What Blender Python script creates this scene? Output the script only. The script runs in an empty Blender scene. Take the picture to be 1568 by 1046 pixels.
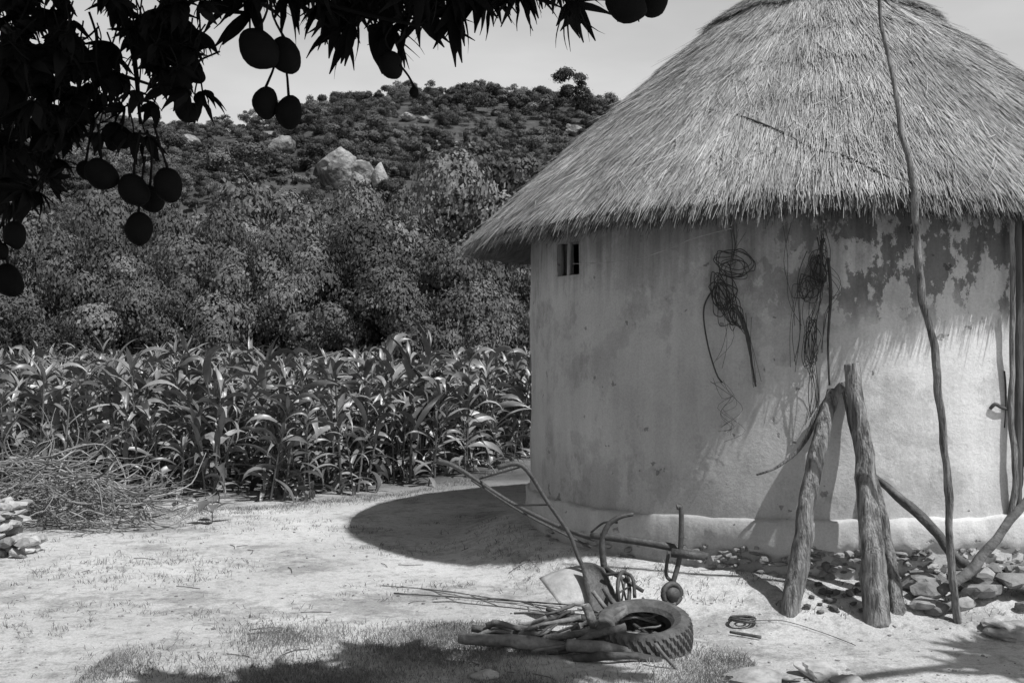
import bpy, math, random
import numpy as np
from mathutils import Vector, noise, Matrix
random.seed(7); rng=np.random.default_rng(7)
F=1742.0; CX=784.0; HY=535.0; EYE=1.6
scene=bpy.context.scene
HC=(3.01,10.79); HR=2.83          # hut wall
RC=(2.95,11.0); RR=3.4            # roof
def sm(t):
    t=max(0.0,min(1.0,t)); return t*t*(3-2*t)
def W(px,py,d): return Vector(((px-CX)/F*d, d, EYE+(HY-py)/F*d))
def gz(x,y):
    r=math.hypot(x-HC[0],y-HC[1])
    z=-0.22+0.2*sm((3.75-r)/0.85)
    if y<30: z+=0.12*sm((x-3.0)/2.0)*sm((14-y)/4)
    z+=0.018*noise.noise(Vector((x*0.9,y*0.9,0)))+0.01*noise.noise(Vector((x*3.1,y*3.1,3)))
    if y>40:
        k=sm((y-46)/170.0)
        rid=1+0.04*math.sin(x*0.03+1.0)+0.03*math.sin(x*0.075+2)
        z+=42*k*rid+ (noise.noise(Vector((x*0.03,y*0.03,5)))*4)*min(1,k*3)*(1-sm((y-170)/60.)*0.7)
        if y>225: z-= 44*sm((y-225)/300.0)*rid
    return z
def G(px,py):
    d=3.0; pd=d
    while d<400:
        p=W(px,py,d)
        if p.z<gz(p.x,p.y):
            a,b=pd,d
            for _ in range(14):
                m=(a+b)/2; q=W(px,py,m)
                if q.z<gz(q.x,q.y): b=m
                else: a=m
            q=W(px,py,b); q.z=gz(q.x,q.y); return q
        pd=d; d*=1.02
    return W(px,py,230)
# ---------------- mesh helpers
class MB:
    def __init__(s): s.v=[]; s.f=[]; s.c=[]
    def add(s,v,f,c=1.0):
        o=len(s.v); s.v.extend([tuple(p) for p in v]); s.f.extend([tuple(i+o for i in q) for q in f])
        s.c.extend([c]*len(f))
    def obj(s,name,mat,parent=None,smooth=True):
        me=bpy.data.meshes.new(name); me.from_pydata(s.v,[],s.f)
        a=me.attributes.new('v','FLOAT','FACE'); a.data.foreach_set('value',np.array(s.c,dtype=np.float32))
        if smooth: me.polygons.foreach_set('use_smooth',[True]*len(me.polygons))
        me.materials.append(mat); me.update()
        o=bpy.data.objects.new(name,me); scene.collection.objects.link(o)
        if parent: o.parent=parent
        return o
def np_mesh(name,V,n,vals,mat):
    N=V.shape[0]; me=bpy.data.meshes.new(name)
    me.vertices.add(N*n); me.vertices.foreach_set('co',V.astype(np.float32).ravel())
    me.loops.add(N*n); me.loops.foreach_set('vertex_index',np.arange(N*n,dtype=np.int32))
    me.polygons.add(N); me.polygons.foreach_set('loop_start',np.arange(0,N*n,n,dtype=np.int32))
    me.update(calc_edges=True)
    a=me.attributes.new('v','FLOAT','FACE'); a.data.foreach_set('value',np.asarray(vals,dtype=np.float32))
    me.materials.append(mat); return me
def link(name,me,parent=None,loc=None,rot=None,scale=None):
    o=bpy.data.objects.new(name,me); scene.collection.objects.link(o)
    if parent: o.parent=parent
    if loc is not None: o.location=loc
    if rot is not None: o.rotation_euler=rot
    if scale is not None: o.scale=scale
    return o
def empty(name,loc=(0,0,0)):
    o=bpy.data.objects.new(name,None); scene.collection.objects.link(o); o.location=loc; return o
def catmull(P,R,k=5):
    P=[Vector(p) for p in P]; n=len(P); out=[];rr=[]
    for i in range(n-1):
        p0=P[max(i-1,0)];p1=P[i];p2=P[i+1];p3=P[min(i+2,n-1)]
        for j in range(k):
            t=j/k
            out.append(0.5*((2*p1)+(p2-p0)*t+(2*p0-5*p1+4*p2-p3)*t*t+(3*p1-p0-3*p2+p3)*t**3))
            rr.append(R[i]*(1-t)+R[i+1]*t)
    out.append(P[-1]); rr.append(R[-1]); return out,rr
def tube(mb,P,R,n=8,jit=0.0,c=1.0,k=5,smoothp=True,wob=0):
    if not hasattr(R,'__len__'): R=[R]*len(P)
    if smoothp and len(P)>2: P,R=catmull(P,R,k)
    elif jit>0 and len(P)==2:
        a,b=Vector(P[0]),Vector(P[1]); P=[a.lerp(b,i/6) for i in range(7)]; R=[R[0]*(1-i/6)+R[1]*i/6 for i in range(7)]
    P=[Vector(p) for p in P]; V=[];Fc=[]; m=len(P); up=Vector((0.13,0.21,1)).normalized()
    sd=random.random()*100
    if wob:
        P=[p+Vector((noise.noise(p*7+Vector((sd,0,0))),noise.noise(p*7+Vector((0,sd,0))),0))*wob for p in P]
    d0=(P[-1]-P[0]).normalized()
    if abs(d0.dot(up))>0.9: up=Vector((1,0.2,0.1)).normalized()
    for i,p in enumerate(P):
        t=(P[min(i+1,m-1)]-P[max(i-1,0)])
        t=t.normalized() if t.length>1e-9 else d0
        a=t.cross(up)
        a=a.normalized() if a.length>1e-4 else t.orthogonal().normalized()
        b=t.cross(a)
        for j in range(n):
            an=2*math.pi*j/n; q=a*math.cos(an)+b*math.sin(an)
            rr=R[i]*(1+jit*noise.noise(p*5+q*1.2+Vector((sd,0,0)))+jit*.5*noise.noise(p*17+q*2+Vector((sd,0,0))))
            V.append(p+q*rr)
    for i in range(m-1):
        for j in range(n):
            Fc.append((i*n+j,i*n+(j+1)%n,(i+1)*n+(j+1)%n,(i+1)*n+j))
    Fc.append(tuple(range(n-1,-1,-1))); Fc.append(tuple((m-1)*n+j for j in range(n)))
    mb.add(V,Fc,c)
import bmesh
_ico={}
def ico(sub):
    if sub not in _ico:
        bm=bmesh.new(); bmesh.ops.create_icosphere(bm,subdivisions=sub,radius=1)
        bm.verts.ensure_lookup_table(); _ico[sub]=([v.co.copy() for v in bm.verts],[[v.index for v in f.verts] for f in bm.faces]); bm.free()
    return _ico[sub]
def rock(mb,c,s,sub=2,rough=0.35,c_=1.0,flat=0.75,dmin=.5,npl=9):
    vs,fs=ico(sub); sd=Vector((random.random()*50,random.random()*50,random.random()*50))
    rot=Matrix.Rotation(random.random()*6.28,3,'Z')@Matrix.Rotation((random.random()-.5)*.5,3,'X')
    planes=[(Vector((random.gauss(0,1),random.gauss(0,1),random.gauss(0,1))).normalized(),random.uniform(dmin,.88)) for _ in range(npl)]
    V=[]
    for v in vs:
        p=v*(1+rough*noise.noise(v*1.3+sd)+rough*.35*noise.noise(v*4+sd))
        for n_,d_ in planes:
            k=p.dot(n_)
            if k>d_: p=p-n_*(k-d_)*flat
        p=Vector((p.x*s[0],p.y*s[1],p.z*s[2])); V.append(rot@p+Vector(c))
    mb.add(V,fs,c_)
# ---------------- materials (black and white film: neutral greys)
def gmat(name,lo,hi,scale=5,detail=6,rough=0.9,bump=0.3,bscale=30,stretch=(1,1,1),attr=True,spec=0.2,objrand=0,dist=0.02,metal=0,p0=.3,p1=.7):
    m=bpy.data.materials.new(name); m.use_nodes=True; N=m.node_tree.nodes; L=m.node_tree.links
    b=N['Principled BSDF']; tc=N.new('ShaderNodeTexCoord'); mp=N.new('ShaderNodeMapping'); mp.inputs['Scale'].default_value=stretch
    L.new(tc.outputs['Object'],mp.inputs[0])
    nz=N.new('ShaderNodeTexNoise'); nz.inputs['Scale'].default_value=scale; nz.inputs['Detail'].default_value=detail; nz.inputs['Roughness'].default_value=.65
    L.new(mp.outputs[0],nz.inputs['Vector'])
    r=N.new('ShaderNodeValToRGB'); r.color_ramp.elements[0].position=p0; r.color_ramp.elements[1].position=p1
    r.color_ramp.elements[0].color=(lo,lo,lo,1); r.color_ramp.elements[1].color=(hi,hi,hi,1)
    L.new(nz.outputs['Fac'],r.inputs[0]); out=r.outputs[0]
    if attr:
        a=N.new('ShaderNodeAttribute'); a.attribute_name='v'
        mm=N.new('ShaderNodeVectorMath'); mm.operation='MULTIPLY'; L.new(out,mm.inputs[0]); L.new(a.outputs['Fac'],mm.inputs[1]); out=mm.outputs[0]
    if objrand:
        oi=N.new('ShaderNodeObjectInfo'); mr=N.new('ShaderNodeMapRange'); mr.inputs[3].default_value=1-objrand; mr.inputs[4].default_value=1+objrand
        L.new(oi.outputs['Random'],mr.inputs[0])
        mm=N.new('ShaderNodeVectorMath'); mm.operation='MULTIPLY'; L.new(out,mm.inputs[0]); L.new(mr.outputs[0],mm.inputs[1]); out=mm.outputs[0]
    L.new(out,b.inputs['Base Color']); b.inputs['Roughness'].default_value=rough; b.inputs['Specular IOR Level'].default_value=spec; b.inputs['Metallic'].default_value=metal
    if bump:
        n2=N.new('ShaderNodeTexNoise'); n2.inputs['Scale'].default_value=bscale; n2.inputs['Detail'].default_value=8; L.new(mp.outputs[0],n2.inputs['Vector'])
        bp=N.new('ShaderNodeBump'); bp.inputs['Strength'].default_value=bump; bp.inputs['Distance'].default_value=dist
        L.new(n2.outputs['Fac'],bp.inputs['Height']); L.new(bp.outputs[0],b.inputs['Normal'])
    return m
M_thatch=gmat('thatch_straw',.3,.43,3,4,.85,0,attr=True,spec=.2)
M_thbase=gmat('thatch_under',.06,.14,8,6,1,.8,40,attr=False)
M_wood=gmat('weathered_wood',.08,.3,9,8,.95,1,28,(3,3,.4),dist=.03,p0=.38,p1=.62)
M_bark=gmat('dark_bark',.05,.16,12,8,.9,.7,30)
M_metal=gmat('rusty_iron',.03,.08,20,6,.6,.3,60,spec=.5)
M_plate=gmat('worn_steel_plate',.28,.45,14,6,.5,.2,60,spec=.5)
M_rubber=gmat('tyre_rubber',.05,.14,14,6,.85,.3,60)
M_rock=gmat('field_stone',.15,.4,7,8,.95,.7,22)
M_boul=gmat('granite_boulder',.09,.34,.45,12,.95,1,1.2,dist=.6,p0=.4,p1=.6)
M_twig=gmat('dry_twigs',.16,.38,6,4,.9,0)
M_wire=gmat('rusty_wire',.03,.07,20,4,.7,0)
M_leaf=gmat('bush_leaves',.075,.125,3,2,.8,0,attr=True,spec=.2,objrand=.42)
M_leaf2=gmat('hill_leaves',.06,.105,3,2,.8,0,attr=True,spec=.15,objrand=.5)
M_trunk=gmat('bush_trunk',.06,.14,10,4,.9,0)
M_corn=gmat('maize_leaves',.11,.19,6,3,.4,0,attr=True,spec=.6,objrand=.3)
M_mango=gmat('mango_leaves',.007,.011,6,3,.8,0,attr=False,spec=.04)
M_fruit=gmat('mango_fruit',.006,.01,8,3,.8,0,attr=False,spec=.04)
M_grass=gmat('grass_blades',.12,.24,4,3,.8,0)
M_dark=gmat('dark_timber',.05,.12,10,6,.9,.4,30,(3,3,.4))
def node_tools(m):
    N=m.node_tree.nodes; L=m.node_tree.links
    tc=N.new('ShaderNodeTexCoord')
    def nz(s,d,ro=.6,st=(1,1,1),off=(0,0,0)):
        mp=N.new('ShaderNodeMapping'); mp.inputs['Scale'].default_value=st; mp.inputs['Location'].default_value=off; L.new(tc.outputs['Object'],mp.inputs[0])
        n=N.new('ShaderNodeTexNoise'); n.inputs['Scale'].default_value=s; n.inputs['Detail'].default_value=d; n.inputs['Roughness'].default_value=ro; L.new(mp.outputs[0],n.inputs['Vector']); return n.outputs['Fac']
    def ramp(n,p0,p1,c0,c1):
        r=N.new('ShaderNodeMapRange'); r.inputs[1].default_value=p0; r.inputs[2].default_value=p1; r.inputs[3].default_value=c0; r.inputs[4].default_value=c1; L.new(n,r.inputs[0]); return r.outputs[0]
    def mth(op,a,b_):
        mm=N.new('ShaderNodeMath'); mm.operation=op
        for i,q in enumerate((a,b_)):
            if isinstance(q,(int,float)): mm.inputs[i].default_value=q
            else: L.new(q,mm.inputs[i])
        return mm.outputs[0]
    sx=N.new('ShaderNodeSeparateXYZ'); L.new(tc.outputs['Object'],sx.inputs[0])
    return N,L,nz,ramp,mth,sx
def ground_mat():
    m=bpy.data.materials.new('sandy_ground'); m.use_nodes=True; N,L,nz,ramp,mth,sx=node_tools(m); b=N['Principled BSDF']
    a=ramp(nz(.7,7),.35,.65,.58,.76); s=ramp(nz(11,10,.8),.38,.5,.62,1.0); g=ramp(nz(80,5,.8),.35,.6,.7,1.04)
    p=ramp(nz(1.1,9,.78,(1,1,1),(7,3,0)),.5,.58,1.0,.66)
    near=mth('MULTIPLY',mth('MULTIPLY',a,s),mth('MULTIPLY',g,p))
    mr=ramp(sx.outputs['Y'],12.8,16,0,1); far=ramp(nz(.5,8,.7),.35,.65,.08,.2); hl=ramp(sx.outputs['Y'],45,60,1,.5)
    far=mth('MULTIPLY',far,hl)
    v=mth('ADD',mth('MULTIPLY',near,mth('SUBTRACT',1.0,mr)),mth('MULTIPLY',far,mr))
    L.new(v,b.inputs['Base Color']); b.inputs['Roughness'].default_value=.95; b.inputs['Specular IOR Level'].default_value=.1
    bp=N.new('ShaderNodeBump'); bp.inputs['Strength'].default_value=.9; bp.inputs['Distance'].default_value=.05
    L.new(nz(8,10,.78),bp.inputs['Height']); L.new(bp.outputs[0],b.inputs['Normal']); return m
def wall_mat(lo,hi,nm,stain=True):
    m=bpy.data.materials.new(nm); m.use_nodes=True; N,L,nz,ramp,mth,sx=node_tools(m); b=N['Principled BSDF']
    base=ramp(nz(1.6,7,.65),.3,.7,lo,hi); st=ramp(nz(5,5,.7,(1,1,.1)),.35,.6,.88,1.03); gr=ramp(nz(60,4,.8),.3,.6,.84,1.05)
    c=mth('MULTIPLY',mth('MULTIPLY',base,st),gr)
    # sunlit side painted into the plaster colour: paler towards the door
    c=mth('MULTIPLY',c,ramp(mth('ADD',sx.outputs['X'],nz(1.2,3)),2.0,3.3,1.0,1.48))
    if stain:
        mask=mth('MULTIPLY',ramp(sx.outputs['X'],1.3,2.5,0,1),ramp(mth('ADD',sx.outputs['Z'],mth('MULTIPLY',nz(6,3,.6,(1,1,.25)),.6)),2.0,2.3,0,1))
        blot=ramp(nz(4.6,7,.7,(1,1,.6),(3,1,0)),.475,.505,0,1)
        c=mth('MULTIPLY',c,mth('SUBTRACT',1.0,mth('MULTIPLY',mth('MULTIPLY',mask,blot),.66)))
        c=mth('MULTIPLY',c,mth('SUBTRACT',1.0,mth('MULTIPLY',mask,.15)))
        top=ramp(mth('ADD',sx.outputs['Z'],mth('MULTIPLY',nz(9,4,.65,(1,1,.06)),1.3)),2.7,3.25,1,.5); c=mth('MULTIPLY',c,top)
        old=ramp(nz(1.1,9,.72,(1,1,1),(2,8,1)),.52,.56,1,.85); c=mth('MULTIPLY',c,old)
        old2=ramp(nz(2.3,8,.7,(1,1,.7),(12,3,5)),.56,.60,1,.83); c=mth('MULTIPLY',c,old2)
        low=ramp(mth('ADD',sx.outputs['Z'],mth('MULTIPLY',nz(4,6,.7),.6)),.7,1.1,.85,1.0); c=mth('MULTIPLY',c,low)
    chip=ramp(nz(8,3,.6,(1,1,1),(1,2,3)),.69,.71,0,1); c=mth('MULTIPLY',c,mth('SUBTRACT',1.0,mth('MULTIPLY',chip,.45)))
    L.new(c,b.inputs['Base Color']); b.inputs['Roughness'].default_value=.95; b.inputs['Specular IOR Level'].default_value=.1
    bp=N.new('ShaderNodeBump'); bp.inputs['Strength'].default_value=.6; bp.inputs['Distance'].default_value=.02
    L.new(mth('SUBTRACT',mth('ADD',nz(5,10,.65),mth('MULTIPLY',nz(30,8,.75),.4)),mth('MULTIPLY',chip,.5)),bp.inputs['Height']); L.new(bp.outputs[0],b.inputs['Normal']); return m
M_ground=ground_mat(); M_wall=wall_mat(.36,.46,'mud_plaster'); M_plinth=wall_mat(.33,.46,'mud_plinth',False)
# ---------------- ground sheet
xs=sorted(set([round(x,3) for x in list(np.arange(-8,8,.12))+list(np.arange(-60,60,2.5))+list(np.arange(-900,901,25))]))
ys=sorted(set([round(y,3) for y in list(np.arange(3,16,.12))+list(np.arange(-10,60,1.0))+list(np.arange(60,300,3.5))+list(np.arange(-200,-10,20))+list(np.arange(300,2500,60))]))
mb=MB(); nx=len(xs)
V=[(x,y,gz(x,y)) for y in ys for x in xs]
Fc=[(j*nx+i,j*nx+i+1,(j+1)*nx+i+1,(j+1)*nx+i) for j in range(len(ys)-1) for i in range(nx-1)]
mb.add(V,Fc); mb.obj('ground',M_ground)
# ---------------- HUT
hut=empty('thatched_mud_hut')
def wall_hit(px,R=HR,C=HC):
    dx,dy=(px-CX)/F,1.0; a=dx*dx+dy*dy; b=-2*(dx*C[0]+dy*C[1]); c=C[0]**2+C[1]**2-R*R
    disc=b*b-4*a*c
    if disc<0: return None
    t=(-b-math.sqrt(disc))/(2*a); return t
def wpt(px,py,off=0.03):
    t=wall_hit(px,HR+off); return W(px,py,t)
def wth(px):
    t=wall_hit(px); return math.atan2(t-HC[1],(px-CX)/F*t-HC[0])
def wr(th,z):
    c,s=math.cos(th),math.sin(th)
    return HR+.02*noise.noise(Vector((c*3,s*3,z*1.3)))+.012*noise.noise(Vector((c*9,s*9,z*3)))+.02*max(0,.9-z)*.5
def cyl(th,r,z): return (HC[0]+r*math.cos(th),HC[1]+r*math.sin(th),z)
wa,wb=sorted((wth(853),wth(886))); wz0,wz1=2.22,2.50
ths=sorted([x for x in np.linspace(-math.pi,math.pi,340)[:-1] if not(wa-.008<x<wa+.008 or wb-.008<x<wb+.008)]+[wa,wb])
zs=sorted(list(np.linspace(-.35,2.1,60))+[wz0,2.37,wz1,2.65,2.95])
mb=MB(); n=len(ths); V=[cyl(t,wr(t,z),z) for z in zs for t in ths]; Fc=[]
for j in range(len(zs)-1):
    for i in range(n):
        i2=(i+1)%n
        if ths[i]>=wa-1e-6 and ths[i]<wb-1e-6 and zs[j]>=wz0-1e-6 and zs[j]<wz1-1e-6: continue
        Fc.append((j*n+i,j*n+i2,(j+1)*n+i2,(j+1)*n+i))
mb.add(V,Fc)
for (t0,z0,t1,z1) in ((wa,wz0,wa,wz1),(wb,wz1,wb,wz0),(wb,wz0,wa,wz0),(wa,wz1,wb,wz1)):
    mb.add([cyl(t0,wr(t0,z0),z0),cyl(t1,wr(t1,z1),z1),cyl(t1,HR-.16,z1),cyl(t0,HR-.16,z0)],[(0,1,2,3)])
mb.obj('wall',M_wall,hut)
mb=MB(); tm=(wa+wb)/2
tube(mb,[cyl(tm-.002,HR-.025,wz0-.01),cyl(tm,HR-.022,wz0+.14),cyl(tm+.002,HR-.025,wz1+.01)],[.02,.018,.021],8,.2)
mb.obj('window_mullion',M_wall,hut)
mb=MB(); tube(mb,[cyl(wa+.006,HR-.05,wz0),cyl(wa+.006,HR-.05,wz1)],.012,6); tube(mb,[cyl(wb-.006,HR-.05,wz0),cyl(wb-.006,HR-.05,wz1)],.012,6); mb.obj('window_frame',M_dark,hut)
def zl(th):
    x=math.cos(th); s=math.sin(th); return .385+.09*max(-1,min(1,x*1.3+.35))+.025*noise.noise(Vector((x*8,s*8,0)))+.012*noise.noise(Vector((x*25,s*25,0)))
mb=MB(); V=[];Fc=[]; n=900
prof=[(-.02,.012),(.028,.004),(.045,-.015),(.052,-.08),(.05,-.15),(.04,-.2),(.01,-.24),(-.03,-.27)]
for i in range(n):
    th=2*math.pi*i/n; c,s=math.cos(th),math.sin(th)
    low=.07*noise.noise(Vector((c*7,s*7,4)))+.05*noise.noise(Vector((c*22,s*22,9)))
    brk=sm((noise.noise(Vector((c*13,s*13,30)))-.3)/.15)*.035
    for k,(dr,dz) in enumerate(prof):
        rg=.02*noise.noise(Vector((c*10,s*10,k*.5)))+.012*noise.noise(Vector((c*40,s*40,k*1.0)))
        V.append(cyl(th,HR+dr+((rg-brk) if k>0 else 0),zl(th)+dz+(low if k>3 else 0)))
m_=len(prof)
for i in range(n):
    for k in range(m_-1):
        Fc.append((i*m_+k,i*m_+k+1,((i+1)%n)*m_+k+1,((i+1)%n)*m_+k))
mb.add(V,Fc); mb.obj('plinth',M_plinth,hut)
mb=MB()
for _ in range(1500):
    th=random.uniform(-2.9,0.2); z=random.uniform(-.14,.22); s=random.uniform(.015,.05)
    dens=sm((math.cos(th)+.62)/.3)
    if random.random()>dens+.15: continue
    rock(mb,cyl(th,HR+.005+.09*(0.2-z)+random.uniform(-.02,.02),z),(s*random.uniform(1,1.9),s,s*random.uniform(.4,.8)),1,.5,random.uniform(.6,1.15))
mb.obj('rubble_footing',M_rock,hut,smooth=False)
# door
mb=MB(); t1=wth(1556)
for i in range(6):
    a=t1+.012+i*.05; b=a+.046; o=.012+.006*(i%2)
    z0,z1=.47,2.5
    pts=[cyl(a,HR+o,z0),cyl(b,HR+o,z0),cyl(b,HR+o,z1),cyl(a,HR+o,z1),cyl(a,HR-.03,z0),cyl(b,HR-.03,z0),cyl(b,HR-.03,z1),cyl(a,HR-.03,z1)]
    mb.add(pts,[(0,1,2,3),(0,4,5,1),(1,5,6,2),(2,6,7,3),(3,7,4,0)],random.uniform(.8,1.3))
tube(mb,[cyl(t1,HR+.01,.44),cyl(t1+.003,HR+.02,1.4),cyl(t1,HR+.01,2.6)],[.03,.026,.03],8,.3)
tube(mb,[cyl(t1+.32,HR+.01,.44),cyl(t1+.32,HR+.01,2.6)],[.03,.03],8,.3)
mb.obj('door',M_dark,hut)
mb=MB(); tube(mb,[wpt(1516,626,.03),wpt(1524,619,.05),wpt(1534,624,.05),wpt(1550,628,.03)],[.012,.014,.012,.01],6)
tube(mb,[wpt(1538,568,.012),wpt(1540,600,.012),wpt(1538,655,.012)],[.006,.008,.006],5)
mb.obj('door_latch',M_metal,hut)
# roof
RP=[(3.47,2.53),(3.3,2.69),(2.8,3.15),(2.2,3.69),(1.5,4.30),(.98,4.72),(.6,4.98),(.25,5.2),(.03,5.3)]
RPr=[p[0] for p in RP][::-1]; RPz=[p[1] for p in RP][::-1]
def rz(r): return float(np.interp(r,RPr,RPz))
def rpt(th,r,off=0.0):
    c,s=math.cos(th),math.sin(th)
    w=.03*math.sin(th*3+1)+.03*noise.noise(Vector((c*5,s*5,r)))+.02*noise.noise(Vector((c*11,s*11,r*3)))
    z=2.53-(r-3.47)*.95 if r>3.47 else rz(r)
    return Vector((RC[0]+r*c+.7*off*c, RC[1]+r*s+.7*off*s, z+w+.7*off))
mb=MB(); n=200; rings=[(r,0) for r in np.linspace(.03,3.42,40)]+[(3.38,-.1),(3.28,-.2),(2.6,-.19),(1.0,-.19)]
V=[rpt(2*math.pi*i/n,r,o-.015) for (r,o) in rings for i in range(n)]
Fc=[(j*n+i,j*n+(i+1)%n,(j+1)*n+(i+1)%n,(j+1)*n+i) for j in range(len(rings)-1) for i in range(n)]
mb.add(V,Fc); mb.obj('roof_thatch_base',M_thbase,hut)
def strands(name,N,fn):
    Q=np.zeros((N*2,4,3)); vals=np.zeros(N*2)
    for i in range(N):
        a,m,b,w,v=fn(i); wt=w*.35
        Q[2*i]=[a-w,a+w,m+w,m-w]; Q[2*i+1]=[m-w,m+w,b+wt,b-wt]
        vals[2*i]=vals[2*i+1]=v
    me=np_mesh(name,Q,4,vals,M_thatch); return link(name,me,hut)
def rth():
    return random.uniform(-2.95,-.25) if random.random()<.6 else random.uniform(-math.pi,math.pi)
def th_surface(i):
    layer=random.random()
    r1=3.46*math.sqrt(random.uniform(.02,1)) ; L=random.uniform(.22,.6)
    th=rth()
    if layer<.13: r1=random.choice((1.08,1.55,2.0,2.45,2.95))+.16*noise.noise(Vector((th*3,7,0)))+random.uniform(-.07,.07)
    if random.random()<.03: r1=1.1+random.uniform(-.04,.04)
    cap=r1<1.15
    r0=max(.03,r1-L*.74); cl=noise.noise(Vector((th*14,r1*3,2)))
    dth=(random.gauss(0,.018)+.03*cl)*min(1.3,1.2/r1+.2)
    offb=.05 if cap else .018
    lift=random.uniform(.0,.026)+(.015 if layer<.13 else 0)
    if random.random()<.025: lift+=random.uniform(.02,.06); dth+=random.gauss(0,.06)
    a=rpt(th,r0,offb*.6+random.uniform(0,.01)); m=rpt(th+dth*.5,(r0+r1)/2,offb*.8+lift*.4); b=rpt(th+dth,r1,offb+lift)
    tg=Vector((-math.sin(th),math.cos(th),random.uniform(-.5,.5))).normalized()*random.uniform(.0018,.004)
    c,s=math.cos(th),math.sin(th)
    patch=noise.noise(Vector((c*4,s*4,r1*1.4)))+.8*noise.noise(Vector((c*14,s*14,r1*2.5)))
    v=random.uniform(.65,1.25)*(1+.3*patch)
    if random.random()<.12: v*=.45
    return np.array(a),np.array(m),np.array(b),np.array(tg),v
strands('roof_thatch',105000,th_surface)
def th_eave(i):
    th=rth()
    q=random.random(); rag=.05*noise.noise(Vector((th*30,0,0)))+.06*noise.noise(Vector((th*9,3,0)))
    r1=3.43+rag+random.uniform(-.07,.07)+.08*(random.random()**4)-q*.12; off=-.2*q+.03
    r0=r1-random.uniform(.2,.45)
    a=rpt(th,r0,off); dth=random.gauss(0,.012); m=rpt(th+dth*.5,(r0+r1)/2,off+.005); b=rpt(th+dth,r1,off-random.uniform(0,.07))
    tg=Vector((-math.sin(th),math.cos(th),random.uniform(-.8,.8))).normalized()*random.uniform(.0022,.005)
    return np.array(a),np.array(m),np.array(b),np.array(tg),random.uniform(.2,.95)*(1-.65*q)
strands('roof_eave_fringe',30000,th_eave)
def roofpix(px,py,off=.05):
    d=6.5
    while d<12:
        p=W(px,py,d); r=math.hypot(p.x-RC[0],p.y-RC[1])
        if r<RR+.05 and p.z<rpt(math.atan2(p.y-RC[1],p.x-RC[0]),r,off).z: return p
        d+=.01
    return W(px,py,9)
mb=MB(); tube(mb,[roofpix(x,y,.06) for x,y in ((1085,168),(1140,180),(1200,204),(1245,228),(1295,240),(1340,262),(1370,274),(1402,276))],.008,5)
mb.obj('roof_rope',M_wire,hut)
# ---------------- wires hanging on the wall
def tangle(mb,pts,n,spread,r=.0028,off=.06,close=False):
    for _ in range(n):
        P=[]; a=random.uniform(.5,1.2); ox=random.gauss(0,spread*.35); oy=random.gauss(0,spread*.4)
        for (x,y) in pts:
            P.append(wpt(x+ox+random.gauss(0,spread)*a,y+oy+random.gauss(0,spread)*a,off+random.uniform(-.02,.04)))
        if close: P.append(P[0])
        tube(mb,P,r*random.uniform(.7,1.3),4,k=4)
def lp(cx,cy,rx,ry,n=8,rot=0):
    return [(cx+rx*math.cos(t)*math.cos(rot)-ry*math.sin(t)*math.sin(rot),cy+rx*math.cos(t)*math.sin(rot)+ry*math.sin(t)*math.cos(rot)) for t in [2*math.pi*i/n+.4 for i in range(n)]]
wires=empty('hanging_wire_coil')
mb=MB()
for k in range(7): tangle(mb,lp(1125+random.gauss(0,5),405+random.gauss(0,5),random.uniform(16,30),random.uniform(12,22),8,random.uniform(-.6,.6)),1,3,.003,close=True)
for k in range(12): tangle(mb,lp(1109+random.gauss(0,4),455+random.gauss(0,8),random.uniform(8,15),random.uniform(20,36),8,random.uniform(-.5,.1)),1,2.6,.0036,close=True)
for k in range(7): tangle(mb,lp(1126+random.gauss(0,4),485+random.gauss(0,5),random.uniform(5,11),random.uniform(12,24),7,random.uniform(-.5,.1)),1,2.4,.0036,close=True)
tube(mb,[wpt(1126,470,.08),wpt(1138,495,.08),wpt(1146,520,.06),wpt(1152,560,.05),wpt(1157,592,.04)],[.012,.014,.014,.007,.006],6,.4)
tube(mb,[wpt(1098,435),wpt(1078,470),wpt(1082,520),wpt(1096,570),wpt(1106,586)],.006,5)
tangle(mb,[(1095,580),(1112,600),(1125,615),(1104,635),(1125,650),(1112,665)],5,7,.0016); tangle(mb,[(1140,480),(1150,530),(1156,590)],4,4,.0018)
tangle(mb,[(1128,350),(1118,400),(1100,450),(1108,520),(1090,560)],3,7,.0018); tangle(mb,[(1120,340),(1122,372),(1122,400)],3,3,.003)
mb.obj('wire_bundle',M_wire,wires)
w2=empty('hanging_wire_coil'); mb=MB()
for k in range(9): tangle(mb,lp(1255+random.gauss(0,4),412+random.gauss(0,8),random.uniform(5,12),random.uniform(16,26),8,random.uniform(-.3,.3)),1,2.5,.0033,close=True)
for k in range(7): tangle(mb,lp(1240+random.gauss(0,6),440+random.gauss(0,6),random.uniform(9,16),random.uniform(12,20),8,random.uniform(-.5,.5)),1,3,.0028,close=True)
for k in range(6): tangle(mb,lp(1242+random.gauss(0,3),520+random.gauss(0,8),random.uniform(4,9),random.uniform(20,36),8,random.uniform(-.2,.2)),1,2.5,.0026,close=True)
tube(mb,[wpt(1268,395,.06),wpt(1272,450,.05),wpt(1268,520,.04),wpt(1270,590,.05)],[.011,.012,.008,.007],6)
tangle(mb,[(1258,345),(1262,400),(1245,470),(1238,530),(1246,600),(1240,640)],8,7,.0026); tangle(mb,[(1250,390),(1225,440),(1216,500),(1214,560)],4,5,.0024); tangle(mb,[(1262,400),(1290,430),(1268,480),(1262,540)],3,6,.002)
tangle(mb,[(1210,345),(1200,400),(1212,460),(1218,500)],2,5,.0016)
tangle(mb,[(1258,365),(1256,395),(1258,430)],5,4,.0045)
mb.obj('wire_bundle',M_wire,w2)
mb=MB()
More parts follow.
